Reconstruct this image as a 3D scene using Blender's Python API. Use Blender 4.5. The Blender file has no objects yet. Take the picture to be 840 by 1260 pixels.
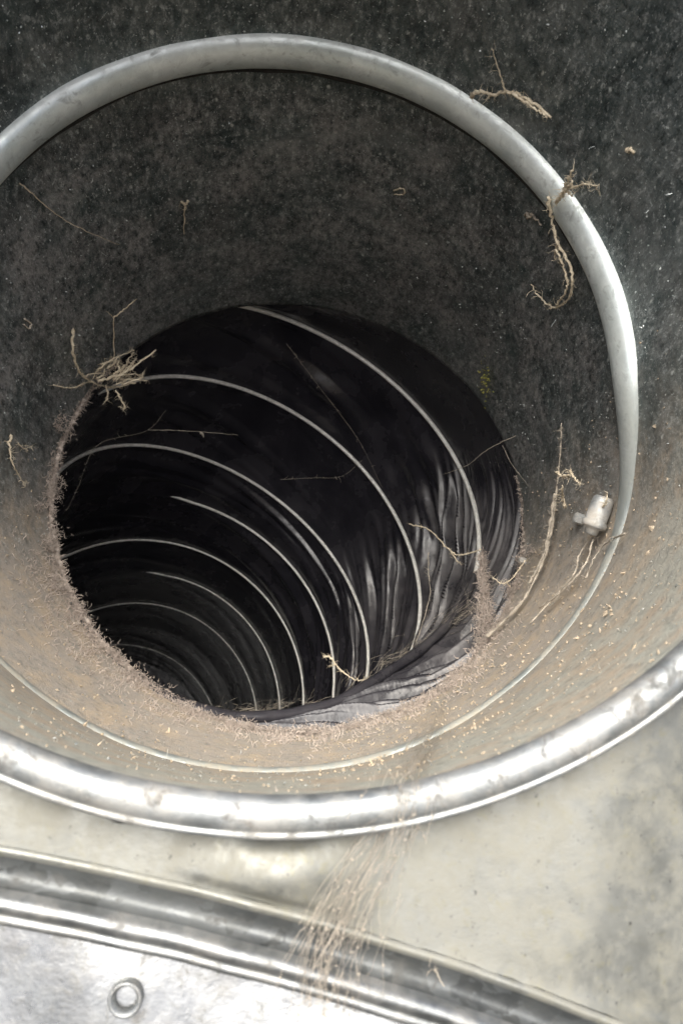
import bpy, math, random
import numpy as np
from mathutils import Vector, Matrix, noise as mn

rnd = random.Random(7)
RNG = np.random.RandomState(7)
SC = bpy.context.scene

# ------------------------------------------------------------------ frame of the duct
# "duct coordinates": unit = duct radius (0.1 m), +Y = along the duct away from the mouth,
# +Z = up across it.  The duct slopes down into the ground, its mouth facing up and out.
SCALE = 0.1
TILT = math.radians(38)
ROT = Matrix.Rotation(-TILT, 3, 'X')
ROTN = np.array(ROT)
LIFT = np.array([0, 0, 0.6])

def W(P):
    return (np.asarray(P, float) @ ROTN.T) * SCALE + LIFT

# ------------------------------------------------------------------ camera
CAM = np.array([-0.0536, 0.0, -0.8356])
PITCH, YAW, FPX = 0.19073, 0.10035, 997.8
cp_, sp_ = math.cos(PITCH), math.sin(PITCH)
cy_, sy_ = math.cos(YAW), math.sin(YAW)
FWD = np.array([sy_*cp_, cy_*cp_, sp_])
RGT = np.array([cy_, -sy_, 0.0])
UPV = np.cross(RGT, FWD)
cam_d = bpy.data.cameras.new('camera')
cam = bpy.data.objects.new('camera', cam_d)
SC.collection.objects.link(cam)
m3 = Matrix((ROT @ Vector(RGT), ROT @ Vector(UPV), -(ROT @ Vector(FWD)))).transposed()
cam.matrix_world = Matrix.Translation(Vector(W(CAM))) @ m3.to_4x4()
cam_d.sensor_fit = 'HORIZONTAL'
cam_d.sensor_width = 36.0
cam_d.lens = FPX/840*36
cam_d.clip_start = 0.005
cam_d.clip_end = 500
cam_d.dof.use_dof = True
cam_d.dof.focus_distance = 2.9*SCALE
cam_d.dof.aperture_fstop = 55
SC.camera = cam

# ------------------------------------------------------------------ light
SUN_EL, SUN_AZ = math.radians(62), math.radians(192)   # azimuth: compass, 0 = +Y, clockwise
world = bpy.data.worlds.new('World'); SC.world = world
world.use_nodes = True
nt = world.node_tree; nt.nodes.clear()
sky = nt.nodes.new('ShaderNodeTexSky'); sky.sky_type = 'NISHITA'
sky.sun_disc = False
sky.sun_elevation = SUN_EL
sky.sun_rotation = SUN_AZ
sky.air_density = 1.0; sky.dust_density = 8.0; sky.ozone_density = 0.3
bgn = nt.nodes.new('ShaderNodeBackground'); bgn.inputs['Strength'].default_value = 0.08
won = nt.nodes.new('ShaderNodeOutputWorld')
nt.links.new(sky.outputs[0], bgn.inputs[0]); nt.links.new(bgn.outputs[0], won.inputs[0])
sd = bpy.data.lights.new('sun', 'SUN'); sd.energy = 1.5; sd.angle = math.radians(50)
sd.color = (0.95, 1.0, 0.985)
sun = bpy.data.objects.new('sun', sd); SC.collection.objects.link(sun)
sdir = Vector((math.sin(SUN_AZ)*math.cos(SUN_EL), math.cos(SUN_AZ)*math.cos(SUN_EL), math.sin(SUN_EL)))
sun.rotation_euler = sdir.to_track_quat('Z', 'Y').to_euler()
SC.view_settings.view_transform = 'Standard'
SC.view_settings.look = 'None'
SC.view_settings.exposure = 1.85
SC.view_settings.gamma = 1.0
SC.render.engine = 'CYCLES'
SC.cycles.max_bounces = 8
SC.cycles.use_denoising = True
SC.cycles.sample_clamp_indirect = 6

# ------------------------------------------------------------------ helpers
COL = SC.collection
def put(name, P, faces, mat, parent=None, smooth=True, origin=None, dc=None):
    """P in duct coordinates; one mesh object, its origin at 'origin' (duct coords)."""
    P = np.asarray(P, float)
    o3 = np.array(origin, float) if origin is not None else P.mean(0)
    Wp = W(P); Wo = W(o3)
    me = bpy.data.meshes.new(name)
    me.from_pydata((Wp-Wo).tolist(), [], faces)
    me.update()
    a = me.attributes.new('dc', 'FLOAT_VECTOR', 'POINT')
    a.data.foreach_set('vector', (P if dc is None else np.asarray(dc, float)).astype(np.float32).ravel())
    if smooth: me.shade_smooth()
    me.materials.append(mat)
    ob = bpy.data.objects.new(name, me)
    COL.objects.link(ob)
    if parent is None:
        ob.location = Wo
    else:
        ob.parent = parent
        ob.location = Vector(Wo) - parent.location
    return ob

def empty(name, loc):
    e = bpy.data.objects.new(name, None); COL.objects.link(e)
    e.location = W(np.array(loc, float)); e.empty_display_size = 0.02
    return e

def tag(o, label, cat, group=None, kind=None):
    if kind: o['kind'] = kind
    if label: o['label'] = label
    if cat: o['category'] = cat
    if group: o['group'] = group
    return o

def grid_faces(nu, nv, cu=False, cv=False, flip=False):
    F = []
    for i in range(nu if cu else nu-1):
        for j in range(nv if cv else nv-1):
            a = i*nv+j; b = ((i+1) % nu)*nv+j
            c = ((i+1) % nu)*nv+(j+1) % nv; d = i*nv+(j+1) % nv
            F.append((a, d, c, b) if flip else (a, b, c, d))
    return F

def tube(pts, rad, ns=6, cap=True):
    pts = np.asarray(pts, float); n = len(pts)
    rad = np.broadcast_to(np.asarray(rad, float), (n,))
    T = np.gradient(pts, axis=0); T /= np.linalg.norm(T, axis=1)[:, None]+1e-12
    ref = np.array([0, 0, 1.0]) if abs(T[0, 2]) < .9 else np.array([1.0, 0, 0])
    N = np.cross(T[0], ref); N /= np.linalg.norm(N)
    V = []
    for i in range(n):
        N = N - T[i]*(N@T[i]); N /= np.linalg.norm(N)+1e-12
        B = np.cross(T[i], N)
        for k in range(ns):
            a = 2*math.pi*k/ns
            V.append(pts[i]+rad[i]*(math.cos(a)*N+math.sin(a)*B))
    F = grid_faces(n, ns, cv=True)
    if cap:
        F.append(tuple(range(ns))); F.append(tuple((n-1)*ns+k for k in reversed(range(ns))))
    return V, F

class Bag:
    def __init__(s): s.V = []; s.F = []
    def add(s, V, F):
        b = len(s.V); s.V += [tuple(v) for v in V]; s.F += [tuple(i+b for i in f) for f in F]

def smooth_line(pts, n):
    P = np.asarray(pts, float); k = len(P)
    if k < 3:
        t = np.linspace(0, 1, n)[:, None]; return P[0]*(1-t)+P[-1]*t
    Q = np.vstack([2*P[0]-P[1], P, 2*P[-1]-P[-2]])
    u = np.linspace(0, k-1-1e-6, n); i = u.astype(int); w = (u-i)[:, None]
    a, b, c, d = Q[i], Q[i+1], Q[i+2], Q[i+3]
    return .5*(2*b+(-a+c)*w+(2*a-5*b+4*c-d)*w**2+(-a+3*b-3*c+d)*w**3)

def sstep(a, b, x):
    t = np.clip((x-a)/(b-a), 0, 1); return t*t*(3-2*t)

def lerp(a, b, t): return a+(b-a)*t

# ------------------------------------------------------------------ duct shape
def wall_ring(y_s, th):
    """inner wall point of the collar; y_s in 0 (mouth) .. 1 (bead) .. 2 (inner end)"""
    c, s = np.cos(th), np.sin(th)
    low = sstep(0.02, -0.42, s)
    mouth = np.stack([.999*c, 1.285+0*c, -.025+.999*s], -1)
    rb = 1.0+.115*low
    bead = np.stack([rb*c, 2.16+.17*low, rb*s], -1)
    rh = 1.003
    X, Z = rh*c, rh*s
    hole = np.stack([.102+X, 3.397+.072*X+.381*Z, -.057+Z], -1)
    y_s = np.asarray(y_s, float)[..., None]
    return np.where(y_s <= 1, mouth+(bead-mouth)*np.clip(y_s, 0, 1), bead+(hole-bead)*np.clip(y_s-1, 0, 1.2))

def px_ray(x, y):
    d = FWD+RGT*((x-420)/FPX)+UPV*((630-y)/FPX)
    return d/(d@FWD)

# dense sampling of the wall for placing things on it
_th = np.linspace(0, 2*np.pi, 721); _ys = np.linspace(0, 2, 161)
_WG = np.stack([wall_ring(np.full_like(_th, s), _th) for s in _ys])
_d = _WG-CAM; _dz = _d@FWD
_PX = np.stack([420+FPX*(_d@RGT)/_dz, 630-FPX*(_d@UPV)/_dz], -1)
def on_wall(x, y, lift=0.0):
    dd = (_PX[..., 0]-x)**2+(_PX[..., 1]-y)**2
    i = np.unravel_index(dd.argmin(), dd.shape)
    p = _WG[i].copy()
    r = px_ray(x, y); t = (p-CAM)@FWD
    q = CAM+r*t                               # same depth, exact direction
    inn = np.array([-q[0], 0, -q[2]]); inn /= np.linalg.norm(inn)
    return q+inn*lift
def at_depth(x, y, z): return CAM+px_ray(x, y)*z
def on_face(x, y, lift=0.0, yp=1.325):
    r = px_ray(x, y); t = (yp-lift-CAM[1])/r[1]
    return CAM+r*t

# ------------------------------------------------------------------ materials
class NB:
    def __init__(s, name):
        s.m = bpy.data.materials.new(name); s.m.use_nodes = True
        s.t = s.m.node_tree; s.t.nodes.clear()
        s.out = s.n('ShaderNodeOutputMaterial')
        s.bsdf = s.n('ShaderNodeBsdfPrincipled')
        s.l(s.bsdf.outputs[0], s.out.inputs[0])
        a = s.n('ShaderNodeAttribute'); a.attribute_name = 'dc'
        s.co = a.outputs['Vector']
    def n(s, t, **k):
        x = s.t.nodes.new(t)
        for a, b in k.items(): setattr(x, a, b)
        return x
    def l(s, a, b): s.t.links.new(a, b)
    def put(s, sock, v):
        if isinstance(v, bpy.types.NodeSocket): s.l(v, sock)
        else:
            sock.default_value = v
    def scale(s, v, sc):
        x = s.n('ShaderNodeVectorMath', operation='MULTIPLY'); s.put(x.inputs[0], v); x.inputs[1].default_value = sc
        return x.outputs[0]
    def noise(s, sc, det=4, rough=.6, co=None, dist=0):
        x = s.n('ShaderNodeTexNoise'); x.inputs['Scale'].default_value = sc
        x.inputs['Detail'].default_value = det; x.inputs['Roughness'].default_value = rough
        x.inputs['Distortion'].default_value = dist
        s.l(co or s.co, x.inputs['Vector']); return x.outputs['Fac']
    def voro(s, sc, co=None, feature='F1', out='Distance', rnd_=1):
        x = s.n('ShaderNodeTexVoronoi', feature=feature); x.inputs['Scale'].default_value = sc
        x.inputs['Randomness'].default_value = rnd_
        s.l(co or s.co, x.inputs['Vector']); return x.outputs[out]
    def math(s, op, a, b=0.0, c=0.0, clamp=False):
        x = s.n('ShaderNodeMath', operation=op, use_clamp=clamp)
        s.put(x.inputs[0], a); s.put(x.inputs[1], b); s.put(x.inputs[2], c); return x.outputs[0]
    def rng(s, v, a, b, c=0.0, d=1.0, smooth=True):
        x = s.n('ShaderNodeMapRange', interpolation_type='SMOOTHSTEP' if smooth else 'LINEAR')
        s.put(x.inputs[0], v); x.inputs[1].default_value = a; x.inputs[2].default_value = b
        x.inputs[3].default_value = c; x.inputs[4].default_value = d; return x.outputs[0]
    def mix(s, f, a, b, blend='MIX'):
        x = s.n('ShaderNodeMix', data_type='RGBA', blend_type=blend)
        s.put(x.inputs[0], f)
        for k, v in ((6, a), (7, b)):
            s.put(x.inputs[k], (*v, 1) if isinstance(v, tuple) else v)
        return x.outputs[2]
    def sep(s, v):
        x = s.n('ShaderNodeSeparateXYZ'); s.l(v, x.inputs[0]); return x.outputs
    def bump(s, h, strength=.3, dist=.002):
        x = s.n('ShaderNodeBump'); x.inputs['Strength'].default_value = strength
        x.inputs['Distance'].default_value = dist; s.l(h, x.inputs['Height'])
        s.l(x.outputs[0], s.bsdf.inputs['Normal']); return x
    def set(s, **k):
        for a, b in k.items():
            nm = {'col': 'Base Color', 'rough': 'Roughness', 'metal': 'Metallic', 'spec': 'Specular IOR Level', 'coat': 'Coat Weight',
                  'coatr': 'Coat Roughness', 'alpha': 'Alpha'}[a]
            s.put(s.bsdf.inputs[nm], (*b, 1) if isinstance(b, tuple) else b)
        return s.m

def mat_wall():
    b = NB('weathered_zinc_wall')
    big = b.noise(3.2, 5, .65)
    mid = b.noise(14, 5, .7, dist=.6)
    fine = b.noise(60, 3, .7)
    dn = b.n('ShaderNodeTexNoise'); dn.inputs['Scale'].default_value = 30; dn.inputs['Detail'].default_value = 3; b.l(b.co, dn.inputs['Vector'])
    dv = b.n('ShaderNodeVectorMath', operation='MULTIPLY_ADD'); b.l(dn.outputs['Color'], dv.inputs[0]); dv.inputs[1].default_value = (.05, .05, .05); b.l(b.co, dv.inputs[2])
    cell = b.voro(60, b.scale(dv.outputs[0], (1, .5, 1)), out='Color')
    cr = b.sep(cell)
    base = b.mix(b.rng(mid, .35, .7), (.056, .080, .082), (.170, .198, .195))
    base = b.mix(b.rng(big, .45, .75, 0, .6), base, (.14, .128, .122))
    base = b.mix(b.math('MULTIPLY', b.rng(cr[0], .5, 1), b.rng(b.noise(90, 4, .8, co=b.scale(b.co, (1, .5, 1))), .42, .62, 0, .6)), base, (.24, .26, .25))
    grit = b.noise(42, 6, .85, co=b.scale(b.co, (1, .45, 1)))
    base = b.mix(b.rng(grit, .52, .64, 0, .75), base, (.52, .55, .54))
    base = b.mix(b.rng(grit, .49, .37, 0, .75), base, (.018, .025, .026))
    teal = b.noise(7, 3, .6, co=b.scale(b.co, (1.3, .8, 1.1)))
    base = b.mix(b.rng(teal, .52, .72, 0, .45), base, (.055, .095, .09))
    # bright zinc bloom specks
    vs = b.n('ShaderNodeTexVoronoi'); vs.inputs['Scale'].default_value = 27
    b.l(b.scale(b.co, (1, .6, 1)), vs.inputs['Vector'])
    sc2 = b.sep(vs.outputs['Color'])
    spk = b.math('MULTIPLY', b.rng(vs.outputs['Distance'], .22, .08), b.rng(sc2[1], .5, .6))
    spk = b.math('MULTIPLY', spk, b.rng(fine, .35, .6))
    base = b.mix(b.math('MULTIPLY', spk, .85), base, (.75, .79, .76))
    # dust that has settled on the lower half
    z = b.sep(b.co)[2]
    zz = b.math('ADD', z, b.math('MULTIPLY', b.math('SUBTRACT', b.noise(5, 5, .7), .5), .55))
    d0 = b.rng(zz, .10, -.62)
    film = b.math('ADD', b.math('MULTIPLY', d0, 1.0), b.math('MULTIPLY', b.rng(fine, .45, .75), .10), clamp=True)
    patch = b.rng(b.noise(38, 4, .75), .34, .56)
    film = b.math('MULTIPLY', film, b.math('ADD', .62, b.math('MULTIPLY', patch, .38)), clamp=True)
    yv = b.sep(b.co)[1]
    hz = b.math('MULTIPLY', b.rng(b.noise(4.5, 6, .75), .36, .66), b.rng(yv, 2.2, 2.5, .10, .62))
    cl = b.noise(2.3, 7, .72, co=b.scale(b.co, (1, .7, 1)), dist=.8)
    base = b.mix(b.rng(cl, .50, .70, 0, .45), base, (.34, .36, .35))
    base = b.mix(b.rng(cl, .50, .34, 0, .7), base, (.030, .042, .044))
    base = b.mix(b.math('MULTIPLY', hz, b.rng(grit, .36, .56)), base, (.50, .48, .47))
    dcol = b.mix(b.rng(yv, 1.4, 2.6), (.38, .375, .315), (.35, .31, .265))
    dcol = b.mix(b.rng(b.noise(9, 4, .6), .4, .7), dcol, (.42, .34, .25))
    dcol = b.mix(b.rng(b.noise(75, 3, .7), .55, .75, 0, .5), dcol, (.24, .20, .16))
    mote = b.noise(95, 3, .8, co=b.scale(b.co, (1, .6, 1)))
    base = b.mix(b.rng(mote, .60, .68, 0, .8), base, (.70, .74, .72))
    col = b.mix(film, base, dcol)
    rough = b.math('ADD', b.rng(mid, .3, .7, .34, .56), b.math('MULTIPLY', film, .45), clamp=True)
    h = b.math('ADD', b.math('MULTIPLY', fine, .6), b.math('MULTIPLY', b.noise(160, 3, .7), b.math('ADD', .2, b.math('MULTIPLY', film, .8))))
    h = b.math('ADD', h, b.math('MULTIPLY', cr[0], .35))
    b.bump(h, .45, .0012)
    return b.set(col=col, rough=rough, metal=b.math('MULTIPLY', b.math('SUBTRACT', 1.0, film), .55), spec=.5)

def mat_zinc(name, c0=(.55, .57, .56), c1=(.72, .74, .73), rough=(.22, .42), dust=0.25, metal=.9, grime=.3, streak=(1, 1, 1), dustcol=(.40, .35, .28), low=False, fleck=False):
    b = NB(name)
    co = b.scale(b.co, streak)
    a = b.noise(7, 5, .65, co=co); f = b.noise(55, 4, .7); e = b.noise(22, 4, .7, dist=.5)
    col = b.mix(b.rng(a, .35, .65), c0, c1)
    dn = b.n('ShaderNodeTexNoise'); dn.inputs['Scale'].default_value = 14; dn.inputs['Detail'].default_value = 5; b.l(co, dn.inputs['Vector'])
    dv = b.n('ShaderNodeVectorMath', operation='MULTIPLY_ADD'); b.l(dn.outputs['Color'], dv.inputs[0]); dv.inputs[1].default_value = (.16, .16, .16); b.l(co, dv.inputs[2])
    cell = b.sep(b.voro(24, dv.outputs[0], out='Color'))
    col = b.mix(b.math('MULTIPLY', cell[0], .08 if fleck else .2), col, (.36, .38, .39))
    g = b.math('MULTIPLY', b.rng(e, .52, .72), grime)
    col = b.mix(g, col, (.12, .12, .115))
    d = b.math('MULTIPLY', b.rng(b.noise(13, 5, .75), .35, .68), dust, clamp=True)
    d = b.math('ADD', d, b.math('MULTIPLY', b.rng(f, .6, .75), dust*.5), clamp=True)
    if low:
        col = b.mix(b.rng(b.sep(b.co)[2], .2, -.5), col, (.25, .275, .27))
        zl = b.rng(b.sep(b.co)[2], -.25, -.7)
        d = b.math('ADD', d, b.math('MULTIPLY', zl, b.rng(b.noise(6, 5, .8), .35, .65, .0, .9)), clamp=True)
    col = b.mix(d, col, dustcol)
    if fleck:
        col = b.mix(b.rng(b.noise(34, 5, .8), .54, .68, 0, .5), col, (.19, .18, .12))
        col = b.mix(b.rng(b.noise(30, 5, .8, dist=.4), .56, .72, 0, .25), col, (.12, .12, .105))
        col = b.mix(b.rng(b.noise(75, 4, .8), .62, .7, 0, .8), col, (.05, .05, .05))
    r = b.math('ADD', b.rng(a, .3, .7, rough[0], rough[1]), b.math('MULTIPLY', b.math('ADD', d, g), .5), clamp=True)
    r = b.math('ADD', r, b.math('MULTIPLY', cell[1], .05 if fleck else .08))
    b.bump(b.math('ADD', b.math('MULTIPLY', f, .5), b.math('ADD', b.math('MULTIPLY', e, .6), b.math('MULTIPLY', d, 1.2))), .07 if fleck else .16, .001)
    return b.set(col=col, rough=r, metal=b.math('MULTIPLY', b.math('SUBTRACT', 1.0, d), metal))

def mat_film():
    b = NB('black_duct_film')
    a = b.noise(4, 4, .6); f = b.noise(45, 4, .75)
    col = b.mix(b.rng(a, .35, .7), (.015, .0145, .0185), (.030, .0285, .034))
    z = b.sep(b.co)[2]; yv = b.sep(b.co)[1]
    low = b.math('MULTIPLY', b.rng(z, -.62, -1.0), b.rng(yv, 4.1, 3.3))
    d = b.math('MULTIPLY', b.rng(b.noise(26, 5, .8, co=b.scale(b.co, (1, .4, 1))), .46, .70), low)
    d = b.math('ADD', b.math('MULTIPLY', d, .06), b.math('MULTIPLY', b.rng(f, .66, .8), .05), clamp=True)
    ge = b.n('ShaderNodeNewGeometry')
    up = b.rng(b.sep(ge.outputs['Normal'])[2], .12, .62)  # up-facing folds paler: dust tint that also paints in the lit pleat streaks
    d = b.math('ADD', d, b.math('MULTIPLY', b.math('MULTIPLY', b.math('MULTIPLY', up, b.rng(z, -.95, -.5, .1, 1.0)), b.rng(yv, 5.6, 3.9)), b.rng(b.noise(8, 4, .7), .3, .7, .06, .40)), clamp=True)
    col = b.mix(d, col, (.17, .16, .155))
    b.bump(b.math('ADD', b.math('MULTIPLY', b.noise(11, 3, .5, co=b.scale(b.co, (1, .6, 1))), 1.0), b.math('MULTIPLY', f, .12)), .35, .0015)
    return b.set(col=col, rough=b.math('ADD', b.rng(a, .3, .7, .22, .30), b.math('MULTIPLY', d, .6), clamp=True), spec=.42)

def mat_plain(name, c0, c1, rough=.7, metal=0, sc=30, bump=.3):
    b = NB(name)
    a = b.noise(sc, 4, .7)
    b.bump(b.noise(sc*3, 3, .7), bump, .0006)
    return b.set(col=b.mix(b.rng(a, .35, .65), c0, c1), rough=rough, metal=metal)

M_WALL = mat_wall()
M_BEAD = mat_zinc('pale_zinc_bead', (.60, .66, .64), (.76, .81, .79), (.30, .42), .14, .5, .42, dustcol=(.27, .25, .205), low=True)
M_RIM = mat_zinc('bright_zinc_rim', (.22, .235, .235), (.32, .335, .335), (.36, .5), .3, .75, .75)
M_FACE = mat_zinc('galvanised_panel', (.155, .157, .140), (.200, .202, .182), (.32, .46), .50, .58, .10, dustcol=(.185, .175, .135), fleck=True)
M_LOW = mat_zinc('bright_lower_panel', (.20, .21, .215), (.30, .31, .315), (.20, .32), .12, .9, .75, fleck=False)
M_SEAM = mat_zinc('folded_zinc_seam', (.15, .16, .16), (.24, .25, .25), (.28, .40), .22, .85, .6)
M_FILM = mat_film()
M_WIRE = mat_plain('pale_duct_wire', (.62, .61, .57), (.80, .79, .75), .35, .1)
M_FLUFF = mat_plain('dust_fluff', (.35, .295, .255), (.49, .42, .365), 1.0, 0, 18, .2)
M_CRUMB = mat_plain('straw_crumb', (.27, .225, .165), (.44, .36, .26), .9, 0, 9)
M_TWIG = mat_plain('dry_rootlet', (.42, .35, .25), (.66, .58, .44), .85, 0, 40)
M_WEB = mat_plain('dusty_cobweb', (.30, .265, .215), (.44, .39, .32), .95, 0, 30)
M_LICHEN = mat_plain('yellow_lichen', (.20, .20, .05), (.34, .32, .10), .95, 0, 60)
M_BOLT = mat_zinc('dull_zinc_bolt', (.36, .38, .39), (.48, .50, .50), (.36, .52), .6, .7, .6)
M_DARK = mat_plain('grime_and_gap_shade', (.012, .012, .012), (.032, .030, .027), .95, 0, 40)  # packed grime, and the strip that paints shade in the bead's gap
M_BLUE = mat_plain('blue_paint_chip', (.01, .10, .20), (.02, .18, .30), .6)

# ------------------------------------------------------------------ the duct collar
collar = empty('duct_collar', (0, 1.285, -1.02))
tag(collar, 'round galvanised duct collar, dark speckled inside with tan dust along its bottom', 'duct collar')

NT = 360
def dent(P):
    out = []
    for p in P:
        v = Vector(p)
        out.append(mn.noise(v*2.1)*.008+mn.noise(v*6.3)*.0022)
    return np.array(out)
rows = []
S_list = list(np.linspace(0, 1, 36))+list(np.linspace(1, 2, 60))[1:]
th = np.linspace(0, 2*np.pi, NT, endpoint=False)
for s in S_list:
    P = wall_ring(np.full_like(th, s), th)
    k = dent(P)*min(1, s*4)
    if s > 1.96: k = k*.6+np.array([mn.noise(Vector((math.cos(a)*5, math.sin(a)*5, 1)))*.006 for a in th])
    P = P-np.stack([np.cos(th)*k, 0*k, np.sin(th)*k], -1)
    rows.append(P)
# turned back outside: sheet thickness
for s, r in ((2.0, 1.012), (1.9, 1.022), (1.0, 1.03), (0.02, 1.024)):
    P = wall_ring(np.full_like(th, s), th).copy()
    c = np.array([P[:, 0].mean(), 0, P[:, 2].mean()])
    P[:, 0] = c[0]+(P[:, 0]-c[0])*r; P[:, 2] = c[2]+(P[:, 2]-c[2])*r
    rows.append(P)
V = np.concatenate(rows)
put('pipe_wall', V, grid_faces(len(rows), NT, cv=True), M_WALL, collar, origin=(0, 1.285, 0))

# raised bead
rows = []
prof = [(math.cos(a), math.sin(a)) for a in np.linspace(math.pi, 0, 15)]
s_ = np.sin(th); low = sstep(0.02, -0.42, s_); low2 = sstep(.12, -.6, s_)
B0 = wall_ring(np.full_like(th, 1.0), th)
for (u, v) in prof:
    hw = lerp(.062, .022, low2); hh = lerp(.047, .017, low2)
    P = B0.copy()
    jig = np.array([mn.noise(Vector((math.cos(a)*3, math.sin(a)*3, 4)))*.006 for a in th])
    P[:, 1] += u*hw+jig*.8-.016*(1-low2)
    rr = (v**.8 if v > 0 else 0)*hh-.004
    P[:, 0] -= np.cos(th)*rr; P[:, 2] -= np.sin(th)*rr
    rows.append(P)
put('raised_bead', np.concatenate(rows), grid_faces(len(rows), NT, cv=True), M_BEAD, collar, origin=(0, 2.2, 0))

# dark strip painted for the gap's shade just behind the bead, upper half
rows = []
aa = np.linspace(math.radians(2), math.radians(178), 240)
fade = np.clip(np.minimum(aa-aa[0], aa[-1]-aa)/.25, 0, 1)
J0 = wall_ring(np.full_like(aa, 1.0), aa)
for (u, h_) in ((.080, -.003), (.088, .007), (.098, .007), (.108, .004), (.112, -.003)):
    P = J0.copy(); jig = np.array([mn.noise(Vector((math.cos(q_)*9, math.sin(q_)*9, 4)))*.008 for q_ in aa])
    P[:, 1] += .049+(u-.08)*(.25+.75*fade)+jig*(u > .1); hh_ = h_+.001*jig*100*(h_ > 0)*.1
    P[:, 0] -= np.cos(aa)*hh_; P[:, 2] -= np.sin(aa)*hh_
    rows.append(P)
put('joint_gap_shade', np.concatenate(rows), grid_faces(len(rows), len(aa)), M_DARK, collar, origin=(0, 2.3, 0))

# rolled mouth rim: broad roll, small step, thin outer lip
prof = [(1.006, 1.312), (1.0, 1.298), (.997, 1.282), (.9985, 1.269), (1.004, 1.260), (1.012, 1.2545), (1.022, 1.252), (1.032, 1.2525), (1.040, 1.2555), (1.046, 1.2595),
        (1.0485, 1.263), (1.0505, 1.2625), (1.0535, 1.2605), (1.058, 1.2625), (1.0605, 1.270), (1.060, 1.285), (1.053, 1.298), (1.045, 1.31), (1.04, 1.33)]
rows = []
for (r, y) in prof:
    j = np.array([mn.noise(Vector((math.cos(a)*4, math.sin(a)*4, y*3)))*.0035 for a in th])
    rows.append(np.stack([(r+j)*np.cos(th), y+0*th+j, -.025+(r+j)*np.sin(th)], -1))
put('rolled_rim', np.concatenate(rows), grid_faces(len(rows), NT, cv=True), M_RIM, collar, origin=(0, 1.29, -.025))
# grime line packed behind the rim
rows = []
for k in range(6):
    a = math.pi*2*k/6
    j = np.array([max(0, mn.noise(Vector((math.cos(t)*26, math.sin(t)*26, k*.2)))+.1)*.012 for t in th])
    rr = 1.058+j+.006*math.cos(a); rows.append(np.stack([rr*np.cos(th), 1.318+.010*math.sin(a)+0*th, -.025+rr*np.sin(th)], -1))
put('grime_bead', np.concatenate(rows), grid_faces(6, NT, cu=True, cv=True), M_DARK, collar, origin=(0, 1.31, -.025))

def ellipsoid(c, ax, nu=16, nv=10, cut=1.0):
    ax = np.asarray(ax, float); V = []
    for i in range(nv+1):
        p = math.pi*cut*i/nv
        for j in range(nu):
            a = 2*math.pi*j/nu
            V.append(np.array(c)+ax[0]*math.sin(p)*math.cos(a)+ax[1]*math.sin(p)*math.sin(a)+ax[2]*math.cos(p))
    return V, grid_faces(nv+1, nu, cv=True)

def surf_frame(x, y):
    p = on_wall(x, y, .0)
    n = np.array([-p[0], 0, -p[2]]); n /= np.linalg.norm(n)
    a = np.array([0, 1.0, 0]); t = np.cross(n, a)
    return p, n, a, t
p, n, a, t = surf_frame(750, 638)
# bolt: stubby domed, lying along the wall on the bead
V_, F_ = ellipsoid(p+n*.045, (a*1, t*1, n*1), 24, 14) if False else ([], [])
bag = Bag()
prof_b = [(-.075, .002), (-.0745, .034), (-.066, .044), (-.03, .047), (.028, .046), (.034, .050), (.040, .054), (.054, .053), (.060, .046), (.064, .030), (.088, .026), (.092, .004)]
prof_b = [(h_*.74, r_*.74) for h_, r_ in prof_b]
pts = [p+n*.04+t*h_*(-1 if t[2] < 0 else 1)*-1+a*h_*.25 for h_, _ in prof_b]
V_, F_ = tube(pts, [r_ for _, r_ in prof_b], 24); bag.add(V_, F_)
ob = put('bolt', bag.V, bag.F, M_BOLT, collar); ob['label'] = 'stubby bolt sitting on the right side of the bead'
bag = Bag(); V_, F_ = tube([p-n*.01, p+n*.012, p+n*.018], [.060, .060, .050], 24); bag.add(V_, F_)
put('washer', bag.V, bag.F, M_BOLT, ob)
p2, n2, _, _ = surf_frame(717, 640)
V_, F_ = tube([p2-n2*.01, p2+n2*.03, p2+n2*.034], [.020, .020, .012], 6)
put('screw_tip', V_, F_, M_BOLT, collar, smooth=False)
p2, n2, _, _ = surf_frame(646, 691)
V_, F_ = tube([p2-n2*.01, p2+n2*.022, p2+n2*.028], [.016, .014, .005], 8)
put('screw_tip', V_, F_, M_BOLT, collar, smooth=False)

# ------------------------------------------------------------------ face panel with seam, lower panel
FY = 1.325
# seam direction in the face plane, from two picture points
def fp(x, y): q = on_face(x, y); return np.array([q[0], q[2]])
A0, A1, A2 = fp(0, 1040), fp(400, 1132), fp(760, 1256)
def seam_pt(u):       # quadratic through the three, u 0..1 within the picture, continued straight outside
    def q(u):
        L0 = (u-.5)*(u-1)/.5; L1 = -u*(u-1)/.25; L2 = u*(u-.5)/.5
        return A0*L0+A1*L1+A2*L2
    if u < 0: d = (q(.01)-q(0))/.01; return q(0)+d*u
    if u > 1: d = (q(1)-q(.99))/.01; return q(1)+d*(u-1)
    return q(u)
def seam_nrm(u):
    d = seam_pt(u+.01)-seam_pt(u-.01); d /= np.linalg.norm(d)
    n = np.array([d[1], -d[0]])
    return n if n[1] < 0 else -n     # pointing down the panel

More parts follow.
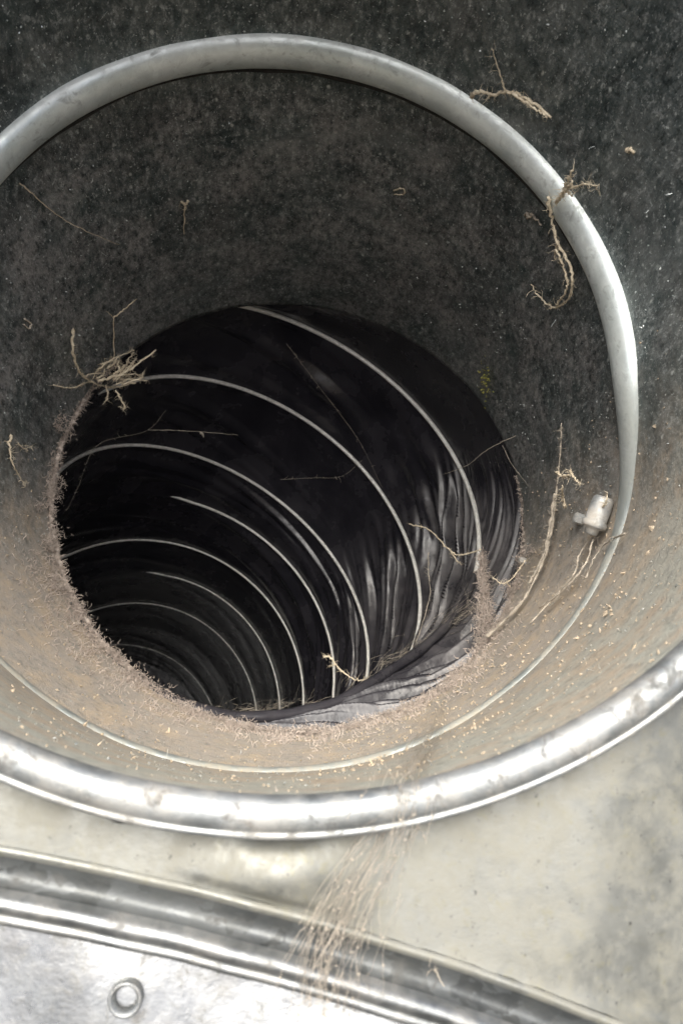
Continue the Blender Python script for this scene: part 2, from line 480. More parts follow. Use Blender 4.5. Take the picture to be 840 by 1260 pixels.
def face_h(x, z):
    """relief of the face panel (towards the viewer positive)"""
    h = mn.noise(Vector((x*1.7, z*1.7, 3)))*.006+mn.noise(Vector((x*5, z*5, 8)))*.0012
    q = fp_d1
    h += .030*math.exp(-(((x-q[0])/.09)**2+((z-q[1])/.05)**2))
    # the sheet bends forward right of a soft fold
    e = (x-fold0[0])*fold_n[0]+(z-fold0[1])*fold_n[1]
    h += -.24*(max(0, e)+.0) if e > .03 else -.24*max(0, (e+.03))**2/.12
    return h
fp_d1 = fp(345, 1075)
fold0 = fp(783, 915); fold1 = fp(760, 1010)
fd = fold1-fold0; fd /= np.linalg.norm(fd); fold_n = np.array([-fd[1], fd[0]])
if fold_n[0] < 0: fold_n = -fold_n
# outer part of the face: ring grid from the rim outwards, clipped below at the seam
NTF = 480
thf = np.linspace(0, 2*np.pi, NTF, endpoint=False)
seam_samples = np.array([seam_pt(u) for u in np.linspace(-3.5, 4.5, 1601)])
rows = [[] for _ in range(41)]
for a_ in thf:
    d = np.array([math.cos(a_), math.sin(a_)])
    # distance to the seam along this ray
    P0 = np.array([0, -.025])
    rel = seam_samples-P0
    cr = rel[:, 0]*d[1]-rel[:, 1]*d[0]; al = rel@d
    L = 2.4
    idx = np.where((cr[:-1]*cr[1:] <= 0) & (al[:-1] > 0))[0]
    if len(idx): L = min(L, al[idx[0]])
    for k in range(41):
        t_ = (k/40)**1.3
        r = lerp(1.036, L, t_)
        x_, z_ = P0+d*r
        w_ = sstep(0, .05, np.array(r-1.036))*1.0
        edge = sstep(0, .02, np.array(L-r)) if L < 2.4 else 1.0
        rows[k].append((x_, FY-face_h(x_, z_)*float(w_)*float(edge), z_))
face = empty('face_panel', (0, FY, -1.3))
tag(face, 'dusty galvanised sheet panel around the duct mouth, folded seam along its lower edge', 'metal panel')
put('panel_sheet', np.array(rows).reshape(-1, 3), grid_faces(41, NTF, cv=True), M_FACE, face, origin=(0, FY, -1.2))
# seam profile: (distance down, height forward)
sp = [(0, 0), (.004, .006), (.010, .006), (.016, -.002), (.030, -.016), (.044, -.022), (.054, -.018), (.060, -.004), (.066, .010),
      (.074, .018), (.083, .017), (.090, .008), (.093, .003), (.097, .006), (.103, .007), (.108, .001), (.110, -.010), (.110, -.05)]
us = np.linspace(-3.2, 4.2, 900)
M_GROOVE = mat_zinc('grimy_seam_groove', (.035, .038, .039), (.075, .08, .08), (.30, .45), .18, .6, .9, dustcol=(.11, .105, .085))
seam_rows = []
for (dd, hh) in sp:
    r = []
    for u in us:
        q = seam_pt(u)+seam_nrm(u)*(dd-.0005+mn.noise(Vector((u*9, 0, 2)))*.0015)
        r.append((q[0], FY-hh-mn.noise(Vector((u*12, dd*20, 5)))*.0018, q[1]))
    seam_rows.append(r)
for a_, b_, nm, mt in ((0, 4, 'panel_edge', M_FACE), (3, 8, 'seam_groove', M_GROOVE), (7, len(sp), 'folded_seam', M_SEAM)):
    put(nm, np.array(seam_rows[a_:b_]).reshape(-1, 3), grid_faces(b_-a_, len(us)), mt, face, origin=(0, FY, -1.3))

def low_h(q, dd):
    return -.032+.018*mn.noise(Vector((q[0]*4.2, q[1]*4.2, 1)))+.0008*mn.noise(Vector((q[0]*19, q[1]*19, 7)))+.03*min(1, (dd-.098)/.5)
low_p = empty('lower_panel', (-.35, FY+.02, -1.45))
tag(low_p, 'bright shiny sheet metal panel with a rivet below the folded seam', 'metal panel')
rows = []
for k in range(60):
    r = []
    for u in us[::2]:
        dd = .098+ (k/59)**1.5*1.4
        q = seam_pt(u)+seam_nrm(u)*dd
        hh = low_h(q, dd)
        r.append((q[0], FY-hh, q[1]))
    rows.append(r)
put('panel_sheet', np.array(rows).reshape(-1, 3), grid_faces(60, len(us[::2])), M_LOW, low_p, origin=(0, FY, -1.5))
# rivet
rv = on_face(155, 1228, 0, FY+.02)
_sd = np.linalg.norm(seam_samples-np.array([rv[0], rv[2]]), axis=1).min()
rv = on_face(155, 1228, 0, FY-low_h((rv[0], rv[2]), _sd)-.008)
nr = np.array([0, -1.0, 0]); nr /= np.linalg.norm(nr)
def lathe(c, nrm, prof, ns=28):
    nrm = nrm/np.linalg.norm(nrm)
    a1 = np.cross(nrm, [0, 0, 1.0]); a1 /= np.linalg.norm(a1); b1 = np.cross(nrm, a1)
    V = []
    for (r, h) in prof:
        for k in range(ns):
            t = 2*math.pi*k/ns
            V.append(c+nrm*h+r*(math.cos(t)*a1+math.sin(t)*b1))
    return V, grid_faces(len(prof), ns, cv=True)
V_, F_ = lathe(rv, nr, [(.0250, -.012), (.0250, .009), (.0232, .0125), (.0205, .0125), (.0165, .002), (.0155, .0008)])
rvo = put('rivet', V_, F_, M_SEAM, low_p)
V_, F_ = lathe(rv, nr, [(.0335, -.004), (.0325, .0085), (.0290, .0100), (.0235, .0090), (.0240, -.004)])
put('grime_ring', V_, F_, M_DARK, rvo)
V_, F_ = lathe(rv, nr, [(.0215, -.003), (.0212, .0128), (.0165, .0130), (.0125, .0110), (.0135, -.003)])
put('grime_ring', V_, F_, M_DARK, rvo)
V_, F_ = lathe(rv, nr, [(.0135, -.003), (.0128, .012), (.0105, .0165), (.0065, .0195), (.002, .0205), (.0001, .0206)])
put('rivet_head', V_, F_, M_BOLT, rvo)

# ------------------------------------------------------------------ flexible black duct
CPN = np.array([[0.237, 3.416, 0.304], [-0.061, 4.085, -0.134], [-0.435, 4.717, -0.604], [-0.76, 5.642, -1.021],
                [-1.024, 6.996, -1.312], [-1.339, 8.227, -1.562], [-1.639, 9.345, -1.82]])
RD = 1.016
T0, T1 = -.5, 9.5
def spl(t):
    n = len(CPN)
    P = np.vstack([2*CPN[0]-CPN[1], CPN, 2*CPN[-1]-CPN[-2]])
    u = np.clip((t-T0)/(T1-T0), 0, .99999)*(n-1); i = u.astype(int); w = (u-i)[:, None]
    a, b, c, d = P[i], P[i+1], P[i+2], P[i+3]
    return .5*((2*b)+(-a+c)*w+(2*a-5*b+4*c-d)*w**2+(-a+3*b-3*c+d)*w**3)
def S(t, tau, r):
    """tau = angle/2pi"""
    C = spl(t); T = spl(t+.02)-spl(t-.02); T /= np.linalg.norm(T, axis=1)[:, None]
    N = np.cross(T, [0, 0, 1.0]); N /= np.linalg.norm(N, axis=1)[:, None]; B = np.cross(N, T)
    a = 2*np.pi*tau
    return C+(r*np.cos(a))[:, None]*N+(r*np.sin(a))[:, None]*B
def push(t): return .30*np.exp(-((t-.60)/.105)**2)
TS, TE = -.10, 9.3
NPT = 360
tt = np.arange(int((TE-TS)*NPT))/NPT+TS
def wire_r(t): return RD+push(t)
flex = empty('flexible_duct', (0.1, 3.4, -1.06))
tag(flex, 'black plastic flexible duct with pale spiral wire, bending down to the left', 'flexible duct')
wp = S(tt, .25-tt, wire_r(tt)-.004)
def covered(t):
    n = np.round(t).astype(int); ta = .25-(t-n)      # n = turn whose top is nearest
    n_ = np.floor(t+.5); k = np.zeros_like(t)
    for (nn, lo, hi) in ((3, .24, .9), (4, .36, .9), (5, .25, .9), (7, .02, .34), (8, .30, .9), (9, -.9, .9)):
        u = .25-(t-nn); k = np.maximum(k, sstep(lo-.02, lo+.03, u)*sstep(hi+.02, hi-.03, u)*(np.abs(t-nn) < .66))
    for (nn, lo) in ((3, -.06), (5, -.07), (6, -.02)):
        u = .25-(t-nn); k = np.maximum(k, sstep(lo+.02, lo-.03, u)*(u > -.3))
    k = np.maximum(k, sstep(.46, .52, t)*sstep(.90, .82, t))
    k = np.maximum(k, 1.6*sstep(1.44, 1.50, t)*sstep(1.80, 1.72, t))
    return k
wp = S(tt, .25-tt, wire_r(tt)-.004+.032*covered(tt))
V_, F_ = tube(wp, .0125*np.interp(tt, [0, 2, 5, 8], [1, .82, .5, .36]), 8)
put('spiral_wire', V_, F_, M_WIRE, flex, origin=(0.1, 3.4, 0))

sl_t = np.arange(.34, .86, .004)
slp = S(sl_t, .25-sl_t, wire_r(sl_t)-.006+.030*covered(sl_t))
V_, F_ = tube(slp, [.0135+.011*min(1, (t_-.34)/.08, (.86-t_)/.08)+.006*mn.noise(Vector((t_*60, 0, 0))) for t_ in sl_t], 10)
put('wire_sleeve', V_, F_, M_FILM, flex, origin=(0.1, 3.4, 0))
rowsf = []; dcs = []
NJ = 72
# strip 0: from the collar end to the first turn
def hole_out(tau, k=1.008):
    a = 2*np.pi*tau; P = wall_ring(np.full_like(a, 2.0), a).copy()
    P[:, 0] = .102+(P[:, 0]-.102)*k; P[:, 2] = -.057+(P[:, 2]+.057)*k
    return P
n0 = NPT*3
t0_ = np.linspace(TS, TS+1.0, n0+1)
tau = .25-t0_
H0 = hole_out(tau); H1 = S(t0_, tau, wire_r(t0_)+.006)
NJ0 = 150
ths = 2*np.pi*tau
inr = -np.stack([np.cos(ths), 0*ths, np.sin(ths)], -1)
G = []
deg = (np.degrees(ths)+180) % 360-180
for j in range(NJ0+1):
    v = j/NJ0
    P = H0*(1-v)+H1*v
    bul = math.sin(math.pi*v)
    # deep gathered folds low on the right, long shallow ones along the bottom
    wr = sstep(-115, -60, deg)*sstep(14, -8, deg)
    wb = sstep(-20, -60, deg)*sstep(-128, -100, deg)
    wtop = sstep(150, 125, deg)*sstep(75, 105, deg)
    ph = deg+v*70
    f1 = np.array([abs(mn.noise(Vector((p_*.085, v*.5, 1))))+.5*abs(mn.noise(Vector((p_*.21, v*.8, 5))))+.2*abs(mn.noise(Vector((p_*.5, v*1.2, 8)))) for p_ in ph])
    ph2 = v*3.4+deg*.012
    f2 = np.array([abs(mn.noise(Vector((p_*1.2, d_*.012, 9))))+.5*abs(mn.noise(Vector((p_*2.4, d_*.02, 3)))) for p_, d_ in zip(ph2, deg)])
    f3 = np.array([mn.noise(Vector((d_*.06+v*1.0, v*2.2, 12))) for d_ in deg])
    k = bul**.6*(wr*(f1-.55)*.15+wb*((f1-.62)*.06+(f2-.4)*.05)+wtop*f3*.10+.008*f3)-bul*.02
    G.append(P+inr*k[:, None])
G = np.array(G)
# outermost lap over the collar end
lap = hole_out(tau, 1.035); lap2 = lap.copy(); lap2[:, 1] -= .12
G = np.concatenate([lap2[None], lap[None], G])
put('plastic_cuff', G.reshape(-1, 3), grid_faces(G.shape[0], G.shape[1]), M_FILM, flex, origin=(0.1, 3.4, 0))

# strips between the turns
t1_ = tt[tt < TE-1.0]
tau = .25-t1_
deg = (np.degrees(2*np.pi*tau)+180) % 360-180
G = []
turn = t1_-TS
fan = sstep(-70, -50, deg)*sstep(22, -8, deg)
amp = np.where(turn < 1.0, 1.0, np.where(turn < 2, .45, np.where(turn < 3.5, .3, .08)))
for j in range(NJ+1):
    v = j/NJ
    ra = wire_r(t1_)+.006; rb_ = wire_r(t1_+1)+.006
    bul = math.sin(math.pi*v)
    ph = deg+v*65
    f1 = np.array([3.2*mn.noise(Vector((p_*.115, v*.4, t_*.3)))**2-.2+.5*mn.noise(Vector((p_*.24, v*.5, 4))) for p_, t_ in zip(ph, t1_)])
    f2 = np.array([mn.noise(Vector((d_*.05-v*1.5, v*2.5+t_*2, 7))) for d_, t_ in zip(deg, t1_)])
    f3 = np.array([max(0, mn.noise(Vector((d_*.03+v*4.5, d_*.012, t_*1.3+2)))) for d_, t_ in zip(deg, t1_)])
    r = ra*(1-v)+rb_*v+np.where(turn < 2, .026, .012)*bul+bul**.6*(amp*(fan*f1*.145+f2*.025)-f3*.045*np.minimum(1, amp*3))
    G.append(S(t1_+v, tau, r))
G = np.array(G)
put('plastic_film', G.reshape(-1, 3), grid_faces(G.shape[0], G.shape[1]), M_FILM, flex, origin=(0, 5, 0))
# closed far end (a bend out of sight)
ct = np.array([TE-.35]); ring = S(np.full(48, TE-.35), np.arange(48)/48, np.full(48, RD+.03))
c_ = ring.mean(0)
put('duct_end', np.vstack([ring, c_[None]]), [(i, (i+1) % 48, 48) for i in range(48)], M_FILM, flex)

# ------------------------------------------------------------------ dust, fluff, crumbs
def fibre(bag, p, d, L, r, curl=.5, n=4, up=None):
    pts = [np.array(p)]; d = np.array(d, float); d /= np.linalg.norm(d)+1e-9
    for _ in range(n):
        d = d+RNG.normal(0, curl, 3); d /= np.linalg.norm(d)+1e-9
        pts.append(pts[-1]+d*L/n)
    V_, F_ = tube(pts, [r*(1-.5*i/n) for i in range(n+1)], 3, cap=False)
    bag.add(V_, F_)

def wall_uv(s, deg_):
    a = np.radians(deg_); p = wall_ring(np.array([s]), np.array([a]))[0]
    inn = -np.array([math.cos(a), 0, math.sin(a)])
    return p, inn

bag = Bag()
# matted fluff along the lower edge of the collar's inner end
for i in range(17000):
    dg = RNG.uniform(-205, -8)
    dens = float(sstep(-212, -160, np.array(dg))*sstep(-4, -45, np.array(dg)))
    if RNG.rand() > .12+.88*dens: continue
    s = 2.0-abs(RNG.normal(0, .015+.20*dens**3))
    if s < 1.12 or (s < 1.965 and math.sin(math.radians(dg)) > -.30-.2*rnd.random()): continue
    if mn.noise(Vector((dg*.22, s*9, 3))) < RNG.uniform(-.45, .40): continue
    p, inn = wall_uv(s, dg)
    L = RNG.uniform(.008, .034)*(.5+.6*dens)
    fibre(bag, p+inn*(-.002), inn+RNG.normal(0, .8, 3)+np.array([0, .25, 0]), L, RNG.uniform(.0009, .0019), .7)
for c_ in range(90):
    dg0 = RNG.uniform(-195, -15); s0 = 2.0-abs(RNG.normal(0, .06)); R_ = RNG.uniform(.010, .028)
    p0, inn0 = wall_uv(s0, dg0)
    for q_ in range(int(45+RNG.uniform(0, 50))):
        o_ = RNG.normal(0, 1, 3)*R_*np.array([1.2, 1.6, .7]); o_ = o_-inn0*(o_@inn0)+inn0*abs(o_@inn0)*.8
        fibre(bag, p0+o_, RNG.normal(0, 1, 3), RNG.uniform(.010, .030), RNG.uniform(.0008, .0015), 1.1, 4)
for i in range(2600):   # spilling over the lip itself
    dg = RNG.uniform(-215, 5)
    p, inn = wall_uv(2.0, dg)
    fibre(bag, p+np.array([0, RNG.uniform(-.02, .02), 0]), inn*.7+RNG.normal(0, .8, 3), RNG.uniform(.008, .030), RNG.uniform(.0010, .0020), .9)
tag(put('dust_fluff', bag.V, bag.F, M_FLUFF, None), 'matted grey brown fluff along the bottom edge of the dark opening', 'dust', kind='stuff')

def lump(bag, c, r, sq=(1, 1, 1)):
    V_ = []
    ax = RNG.normal(0, 1, (3, 3)); q, _ = np.linalg.qr(ax)
    base = [(1, 0, 0), (-1, 0, 0), (0, 1, 0), (0, -1, 0), (0, 0, 1), (0, 0, -1)]
    for b_ in base:
        V_.append(np.array(c)+q@(np.array(b_)*np.array(sq))*r*RNG.uniform(.6, 1.2))
    F_ = [(0, 2, 4), (2, 1, 4), (1, 3, 4), (3, 0, 4), (2, 0, 5), (1, 2, 5), (3, 1, 5), (0, 3, 5)]
    bag.add(V_, F_)
bag = Bag()
for i in range(2600):
    dg = RNG.uniform(-185, 5); s = RNG.uniform(.02, 1.95)
    w_ = float(sstep(12, -35, np.array(dg))*sstep(-200, -150, np.array(dg)))
    if RNG.rand() > w_*(1.0 if dg > -80 else .35): continue
    p, inn = wall_uv(s, dg)
    r = RNG.uniform(.0015, .0042)*(1.5 if RNG.rand() < .12 else 1)*(.75+.5*(s > .6))
    lump(bag, p+inn*r*.4, r, (2.2, 1, .7) if RNG.rand() < .4 else (1, 1, 1))
tag(put('straw_crumbs', bag.V, bag.F, M_CRUMB, None, smooth=False), 'scattered straw coloured crumbs on the dusty duct bottom', 'debris', kind='stuff')
bag = Bag()
for i in range(3200):
    dg = RNG.uniform(0, 360); s = RNG.uniform(.2, 1.97)
    p, inn = wall_uv(s, dg)
    if RNG.rand() < .95: lump(bag, p, RNG.uniform(.001, .0032), (1, 1.6, .8))
    else: fibre(bag, p+inn*.001, RNG.normal(0, 1, 3)*np.array([1, 1, 1]), RNG.uniform(.01, .03), .0009, .4, 3)
tag(put('zinc_bloom_specks', bag.V, bag.F, M_BEAD, None, smooth=False), 'pale specks scattered over the dark duct wall', 'debris', kind='stuff')

# ------------------------------------------------------------------ rootlets, twigs, cobwebs: each one by itself
def twig(name, label, cat, branches, mat=M_TWIG, fuzz=0, fz=(.01, .03), group=None, knob=.25):
    """branches: list of (points in duct coords, radius start, radius end)"""
    bag = Bag()
    for pts, r0, r1 in branches:
        n = max(8, int(len(pts)*7))
        L = smooth_line(pts, n)
        r0 *= .72; r1 *= .6; jit = RNG.normal(0, 1, L.shape)*(r0*.4); L = L+jit
        rr = np.linspace(r0, r1, n)*(1+knob*RNG.uniform(-1, 1.2, n))
        V_, F_ = tube(L, rr, 6); bag.add(V_, F_)
        for _ in range(int(fuzz*len(pts))):
            k = RNG.randint(n); fibre(bag, L[k], RNG.normal(0, 1, 3), RNG.uniform(*fz)*1.2, max(.0007, r0*.2), .6, 3)
    o = put(name, bag.V, bag.F, mat, None)
    return tag(o, label, cat, group)
def wl(lst, lift=.012, l2=None):
    n = len(lst); l2 = lift if l2 is None else l2
    return [on_wall(x, y, lerp(lift, l2, i/max(1, n-1))) for i, (x, y) in enumerate(lst)]

twig('rootlet', 'forked straw coloured rootlet lying above the pale bead at upper right', 'rootlet',
     [(wl([(586, 112), (592, 103), (612, 107), (632, 104), (655, 113), (688, 136)], .03), .0075, .006),
      (wl([(629, 104), (622, 80), (612, 50)], .03), .0035, .002),
      (wl([(612, 107), (606, 113)], .03), .005, .002), (wl([(640, 105), (665, 122), (683, 134)], .035), .006, .004)], fuzz=5)
twig('rootlet', 'small branching tuft of dry root on the right of the bead', 'rootlet',
     [(wl([(700, 240), (712, 222), (722, 200)], .05), .008, .004), (wl([(712, 222), (735, 218), (756, 219)], .05), .005, .002),
      (wl([(712, 222), (722, 232)], .05), .006, .002), (wl([(708, 228), (724, 212)], .055), .007, .004)], fuzz=14)
twig('rootlet', 'thick hooked rootlet hanging below the tuft inside the bead', 'rootlet',
     [(wl([(690, 232), (694, 262), (700, 290), (714, 318), (718, 345), (708, 366), (692, 374), (676, 364), (662, 346)], .05, .03), .0075, .004),
      (wl([(700, 290), (696, 300), (695, 312)], .04), .004, .002),
      (wl([(703, 298), (711, 325), (713, 350), (697, 371)], .055, .04), .006, .005)], fuzz=7)
twig('dry_stalk', 'long thin stalk lying on the dark wall at upper left', 'stalk',
     [(wl([(20, 222), (38, 236), (62, 258), (100, 280), (145, 298)], .012), .0035, .0015)])
twig('plant_scrap', 'small upright yellowish scrap stuck on the dark far wall', 'plant scrap',
     [(wl([(221, 244), (226, 252), (224, 284)], .012), .0065, .003), (wl([(230, 243), (226, 255)], .012), .005, .004)], fuzz=3)
twig('dry_stalk', 'upright forked stem standing above the tangle at the opening edge', 'stalk',
     [(wl([(131, 440), (131, 410), (131, 383)], .04), .0045, .004), (wl([(131, 383), (145, 372), (160, 359)], .04), .0055, .003),
      (wl([(131, 383), (122, 375)], .04), .003, .002)])
twig('rootlet', 'curled rootlet left of the opening running into the tangle', 'rootlet',
     [(wl([(82, 400), (78, 425), (84, 450), (98, 463), (122, 467), (150, 458)], .03, .08), .0075, .007),
      (wl([(60, 472), (80, 474), (98, 465)], .02, .04), .004, .005)], fuzz=10)
# tangle over the lip
br = []
for k in range(16):
    x0, y0 = 135+RNG.uniform(-20, 18), 462+RNG.uniform(-14, 12)
    an = RNG.uniform(-.95, .15) if k < 9 else RNG.uniform(-3.1, 3.1); L_ = RNG.uniform(18, 52) if k < 9 else RNG.uniform(10, 30)
    z_ = 3.45+RNG.uniform(-.05, .05)
    br.append(([at_depth(x0, y0, z_), at_depth(x0+L_*.5*math.cos(an)+RNG.uniform(-4, 4), y0+L_*.5*math.sin(an)+RNG.uniform(-4, 4), z_),
                at_depth(x0+L_*math.cos(an), y0+L_*math.sin(an), z_+RNG.uniform(-.03, .03))], RNG.uniform(.004, .0075), .002))
br.append(([at_depth(120, 468, 3.43), at_depth(150, 460, 3.42), at_depth(192, 431, 3.45)], .010, .005))
br.append(([at_depth(150, 472, 3.43), at_depth(172, 466, 3.44), at_depth(176, 458, 3.45)], .006, .003))
br.append(([at_depth(143, 480, 3.43), at_depth(149, 492, 3.42), at_depth(154, 502, 3.42), at_depth(146, 500, 3.42)], .0055, .002))
twig('root_tangle', 'bushy tangle of dusty roots caught on the upper left lip of the opening', 'root tangle', br, fuzz=9)
# dusty cord along the left lip
ed = []
for dg in np.linspace(158, 232, 26):
    p_, inn = wall_uv(2.0, dg); ed.append(p_+inn*.004)
twig('dust_cord', 'knobbly cord of dust clinging to the left edge of the opening', 'dust', [(ed, .013, .010)], M_FLUFF, fuzz=40, fz=(.012, .03), knob=.6)

twig('root_strand', 'long dusty root strand hanging down the right inner wall', 'root strand',
     [(wl([(697, 520), (696, 560), (692, 600), (688, 640), (680, 680), (668, 712), (650, 745), (622, 775), (606, 790)], .02, .03), .003, .010),
      (wl([(691, 610), (686, 650), (676, 690), (660, 722)], .03), .007, .008)], M_WEB, fuzz=30, knob=.6)
twig('root_strand', 'thin strands running down from the stubby bolt to the dusty bottom', 'root strand',
     [(wl([(755, 640), (735, 668), (722, 690), (716, 712), (690, 742), (660, 775)], .03), .003, .005),
      (wl([(776, 660), (752, 672), (738, 690), (728, 715)], .02), .003, .003),
      (wl([(740, 668), (730, 700), (705, 730), (672, 755)], .03), .004, .006)], M_WEB, fuzz=14, knob=.5)
twig('rootlet', 'scraps of dry root draped over the top of the stubby bolt', 'rootlet',
     [(wl([(718, 588), (727, 594), (737, 592), (738, 586)], .10), .0065, .004), (wl([(738, 590), (744, 600), (750, 606)], .10), .005, .003),
      (wl([(708, 628), (714, 618), (722, 606)], .04, .09), .007, .004), (wl([(748, 630), (760, 628), (766, 612)], .04, .05), .006, .003)], fuzz=6)
twig('twig', 'thin branched twig stretched across the first wire inside the black duct', 'twig',
     [([at_depth(503, 645, 4.1), at_depth(528, 652, 4.0), at_depth(552, 676, 3.85), at_depth(566, 683, 3.8), at_depth(592, 676, 3.7)], .0045, .006),
      ([at_depth(552, 676, 3.85), at_depth(562, 690, 3.8), at_depth(568, 695, 3.8)], .004, .002)], fuzz=5)
twig('twig', 'small crooked twig poking up from the bottom folds inside the black duct', 'twig',
     [([at_depth(398, 808, 3.7), at_depth(408, 810, 3.68), at_depth(418, 824, 3.66), at_depth(436, 836, 3.64), at_depth(452, 836, 3.6)], .007, .005),
      ([at_depth(412, 818, 3.66), at_depth(404, 820, 3.66)], .004, .002)], fuzz=8)
twig('twig', 'short forked twig at the right foot of the opening near the screw tip', 'twig',
     [([at_depth(645, 690, 3.25), at_depth(630, 712, 3.2), at_depth(618, 718, 3.2), at_depth(606, 711, 3.2)], .004, .003),
      ([at_depth(622, 717, 3.2), at_depth(628, 722, 3.2)], .003, .002)], fuzz=6)
twig('cobweb_thread', 'fine thread slanting from the right edge across the first wire', 'cobweb',
     [([at_depth(634, 536, 3.6), at_depth(600, 553, 3.75), at_depth(575, 572, 3.9), at_depth(545, 584, 4.1)], .0028, .0012),
      ([at_depth(618, 548, 3.6), at_depth(630, 572, 3.55), at_depth(650, 598, 3.5)], .002, .001)], M_WEB)
twig('cobweb_thread', 'level thread with a small knot inside the upper left of the black duct', 'cobweb',
     [([at_depth(182, 529, 4.3), at_depth(228, 530, 4.35), at_depth(293, 535, 4.4)], .0022, .0016), ([at_depth(247, 532, 4.3), at_depth(251, 537, 4.3)], .009, .005)], M_WEB)
twig('cobweb_thread', 'thin vertical thread between the second and first wire rings', 'cobweb',
     [([at_depth(527, 680, 3.8), at_depth(527, 705, 3.8), at_depth(529, 730, 3.7), at_depth(520, 765, 3.6), at_depth(512, 790, 3.5)], .0025, .0015)], M_WEB, fuzz=8)
twig('plant_scrap', 'small pale chip on the far wall at upper right', 'plant scrap', [(wl([(485, 232), (497, 230), (497, 237), (486, 237)], .006), .004, .004)])
twig('plant_scrap', 'pale flake just inside the bead at upper right', 'plant scrap', [(wl([(648, 262), (658, 264), (670, 274)], .01), .010, .004)], M_WEB)
twig('plant_scrap', 'curled chip on the left wall beside the opening', 'plant scrap', [(wl([(28, 391), (36, 397), (34, 403), (27, 398)], .006), .005, .004)], M_WEB)
twig('plant_scrap', 'tiny straw grain on the right wall outside the bead', 'plant scrap', [(wl([(774, 181), (781, 184)], .006), .009, .006)])
twig('moss_tuft', 'yellowish fibre tuft at the left edge of the picture', 'moss',
     [(wl([(6, 535), (4, 552), (10, 575), (24, 600)], .02), .007, .002), (wl([(18, 545), (26, 552), (36, 548)], .012), .002, .001)], fuzz=10)
bag = Bag()
for k in range(46):
    x_, y_ = 598+RNG.normal(0, 5), 470+RNG.normal(0, 13)
    lump(bag, on_wall(x_, y_, .003), RNG.uniform(.003, .008))
tag(put('lichen_patch', bag.V, bag.F, M_LICHEN, None, smooth=False), 'small yellow green lichen patch above the right edge of the opening', 'lichen')
bag = Bag(); lump(bag, at_depth(468, 998, 1.262), .006, (1, 2, .6)); lump(bag, at_depth(470, 1003, 1.262), .004, (1, 2, .6))
tag(put('paint_chip', bag.V, bag.F, M_BLUE, None, smooth=False), 'tiny blue speck on the bright mouth rim', 'paint chip')

for lab, pts_, zz_ in (
    ('faint dusty thread slanting down left from the top edge of the opening', [(352, 422), (392, 475), (440, 540), (470, 600)], (3.9, 4.4)),
    ('faint level thread between the second and third wire rings', [(345, 590), (385, 588), (420, 586), (446, 566)], (4.3, 4.4)),
    ('slack thread hanging at the far left inside the black duct', [(204, 505), (180, 530), (120, 548), (96, 600), (82, 628)], (3.9, 3.7))):
    n_ = len(pts_)
    twig('cobweb_thread', lab, 'cobweb', [([at_depth(x_, y_, lerp(zz_[0], zz_[1], i_/(n_-1))) for i_, (x_, y_) in enumerate(pts_)], .0008, .0006)], M_WEB, fuzz=3)
# cone of cobweb fluff on the right of the opening
bag = Bag()
for i in range(1500):
    v = RNG.rand()**.8
    x_ = lerp(592, 600, v)+RNG.normal(0, 1)*lerp(1.6, 13, v**1.6); y_ = lerp(680, 815, v)
    z_ = lerp(3.62, 3.14, v)+RNG.normal(0, .02)
    p_ = at_depth(x_, y_, z_)
    fibre(bag, p_, RNG.normal(0, 1, 3)*np.array([.5, .5, 1])+np.array([0, 0, .4]), RNG.uniform(.015, .045), RNG.uniform(.001, .002), .5, 3)
tag(put('cobweb_cone', bag.V, bag.F, M_FLUFF, None), 'narrow cone of pinkish cobweb fluff rising to the first wire at right', 'cobweb', kind=None)
# wisps trailing over the folds at the bottom of the black duct
bag = Bag()
for i in range(260):
    v = RNG.rand()
    x_ = lerp(430, 600, v)+RNG.normal(0, 10); y_ = lerp(858, 735, v)+RNG.normal(0, 7)
    z_ = lerp(3.62, 3.75, v)
    p_ = at_depth(x_, y_, z_-.05); q_ = at_depth(x_+RNG.uniform(20, 60), y_-RNG.uniform(12, 42), z_-.05)
    fibre(bag, p_, q_-p_+RNG.normal(0, .03, 3), RNG.uniform(.04, .14), RNG.uniform(.0004, .0009), .14, 4)
for i in range(150):
    v = RNG.rand(); x_ = lerp(250, 480, v); y_ = lerp(880, 862, v)+RNG.normal(0, 6)
    p_ = at_depth(x_, y_, 3.45); q_ = at_depth(x_+40, y_-4+RNG.normal(0, 5), 3.45)
    fibre(bag, p_, q_-p_, RNG.uniform(.04, .12), RNG.uniform(.0004, .0009), .3, 4)
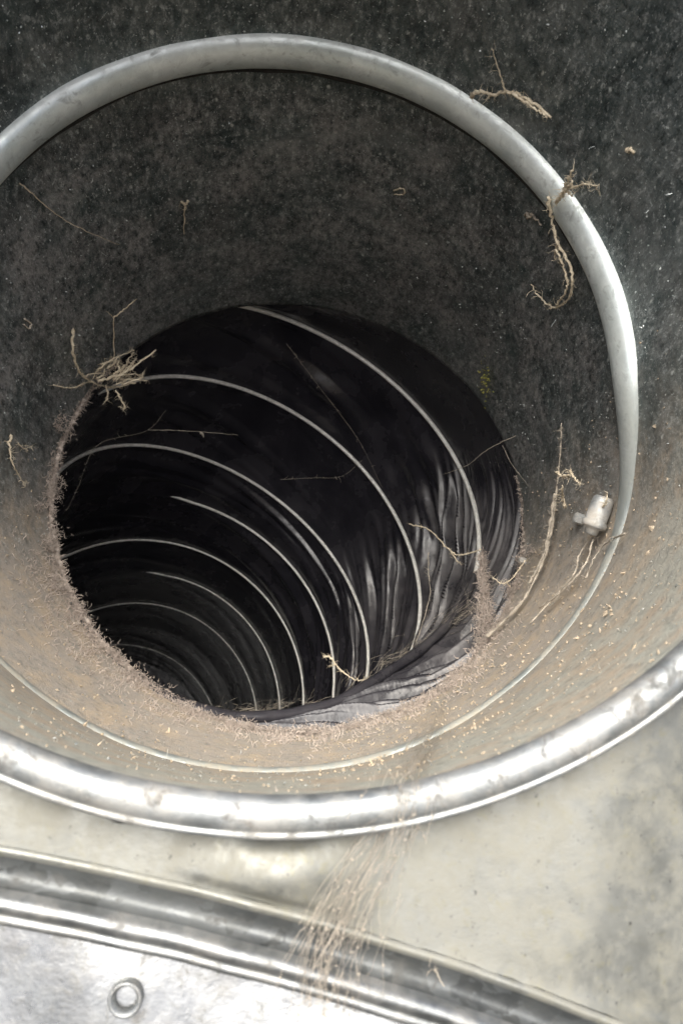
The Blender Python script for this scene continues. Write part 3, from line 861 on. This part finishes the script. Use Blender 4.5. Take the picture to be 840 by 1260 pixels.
tag(put('cobweb_wisps', bag.V, bag.F, M_WEB, None), 'dusty cobweb wisps strung along the folds at the bottom of the black duct', 'cobweb')

# trailing cobweb curtain from the fluff over the rim and down the panel
def curtain(name, label, path, wid, nf, r=(.0006, .0013)):
    bag = Bag()
    P = smooth_line(path, 60)
    for i in range(nf):
        a_ = RNG.uniform(0, .8); b_ = min(1, a_+RNG.uniform(.08, .4)); ks = np.linspace(a_, b_, 9)
        off = RNG.normal(0, 1, 3)*wid; off2 = off+RNG.normal(0, wid*.5, 3)
        L = np.array([P[int(k*59)]+lerp(off, off2, (k-a_)/(b_-a_+1e-6))+RNG.normal(0, wid*.035, 3) for k in ks])
        V_, F_ = tube(L, RNG.uniform(*r), 3, cap=False); bag.add(V_, F_)
        if RNG.rand() < .5:
            k = RNG.randint(9); lump(bag, L[k], RNG.uniform(.0012, .003))
    return tag(put(name, bag.V, bag.F, M_WEB, None), label, 'cobweb')
curtain('cobweb_veil', 'thin dusty cobweb veil hanging from the fluff down the duct bottom to the rim',
        [on_wall(548, 868, .03), on_wall(535, 910, .02), on_wall(515, 945, .02), at_depth(503, 972, 1.235), at_depth(494, 1000, 1.225), at_depth(482, 1030, 1.23)], .020, 170, (.00025, .0006))
curtain('cobweb_veil', 'thin dusty cobweb veil hanging below the mouth rim over the panel and seam',
        [at_depth(490, 990, 1.245), at_depth(468, 1040, 1.24), at_depth(440, 1090, 1.22), at_depth(415, 1150, 1.2), at_depth(398, 1200, 1.19), at_depth(400, 1262, 1.17)], .024, 230, (.0002, .0004))
twig('cobweb_thread', 'loose thread hanging on the panel right of the cobweb veil', 'cobweb',
     [([at_depth(497, 1060, 1.27), at_depth(510, 1110, 1.265), at_depth(530, 1180, 1.25), at_depth(546, 1215, 1.24)], .0016, .0014)], M_WEB, fuzz=5)
bag = Bag()
for k in range(60):
    lump(bag, at_depth(342+RNG.normal(0, 3), 1000+RNG.normal(0, 9), 1.262), RNG.uniform(.001, .003))
tag(put('dirt_spot', bag.V, bag.F, M_FLUFF, None, smooth=False), 'small brown dirt spot on the mouth rim left of the veil', 'dirt')
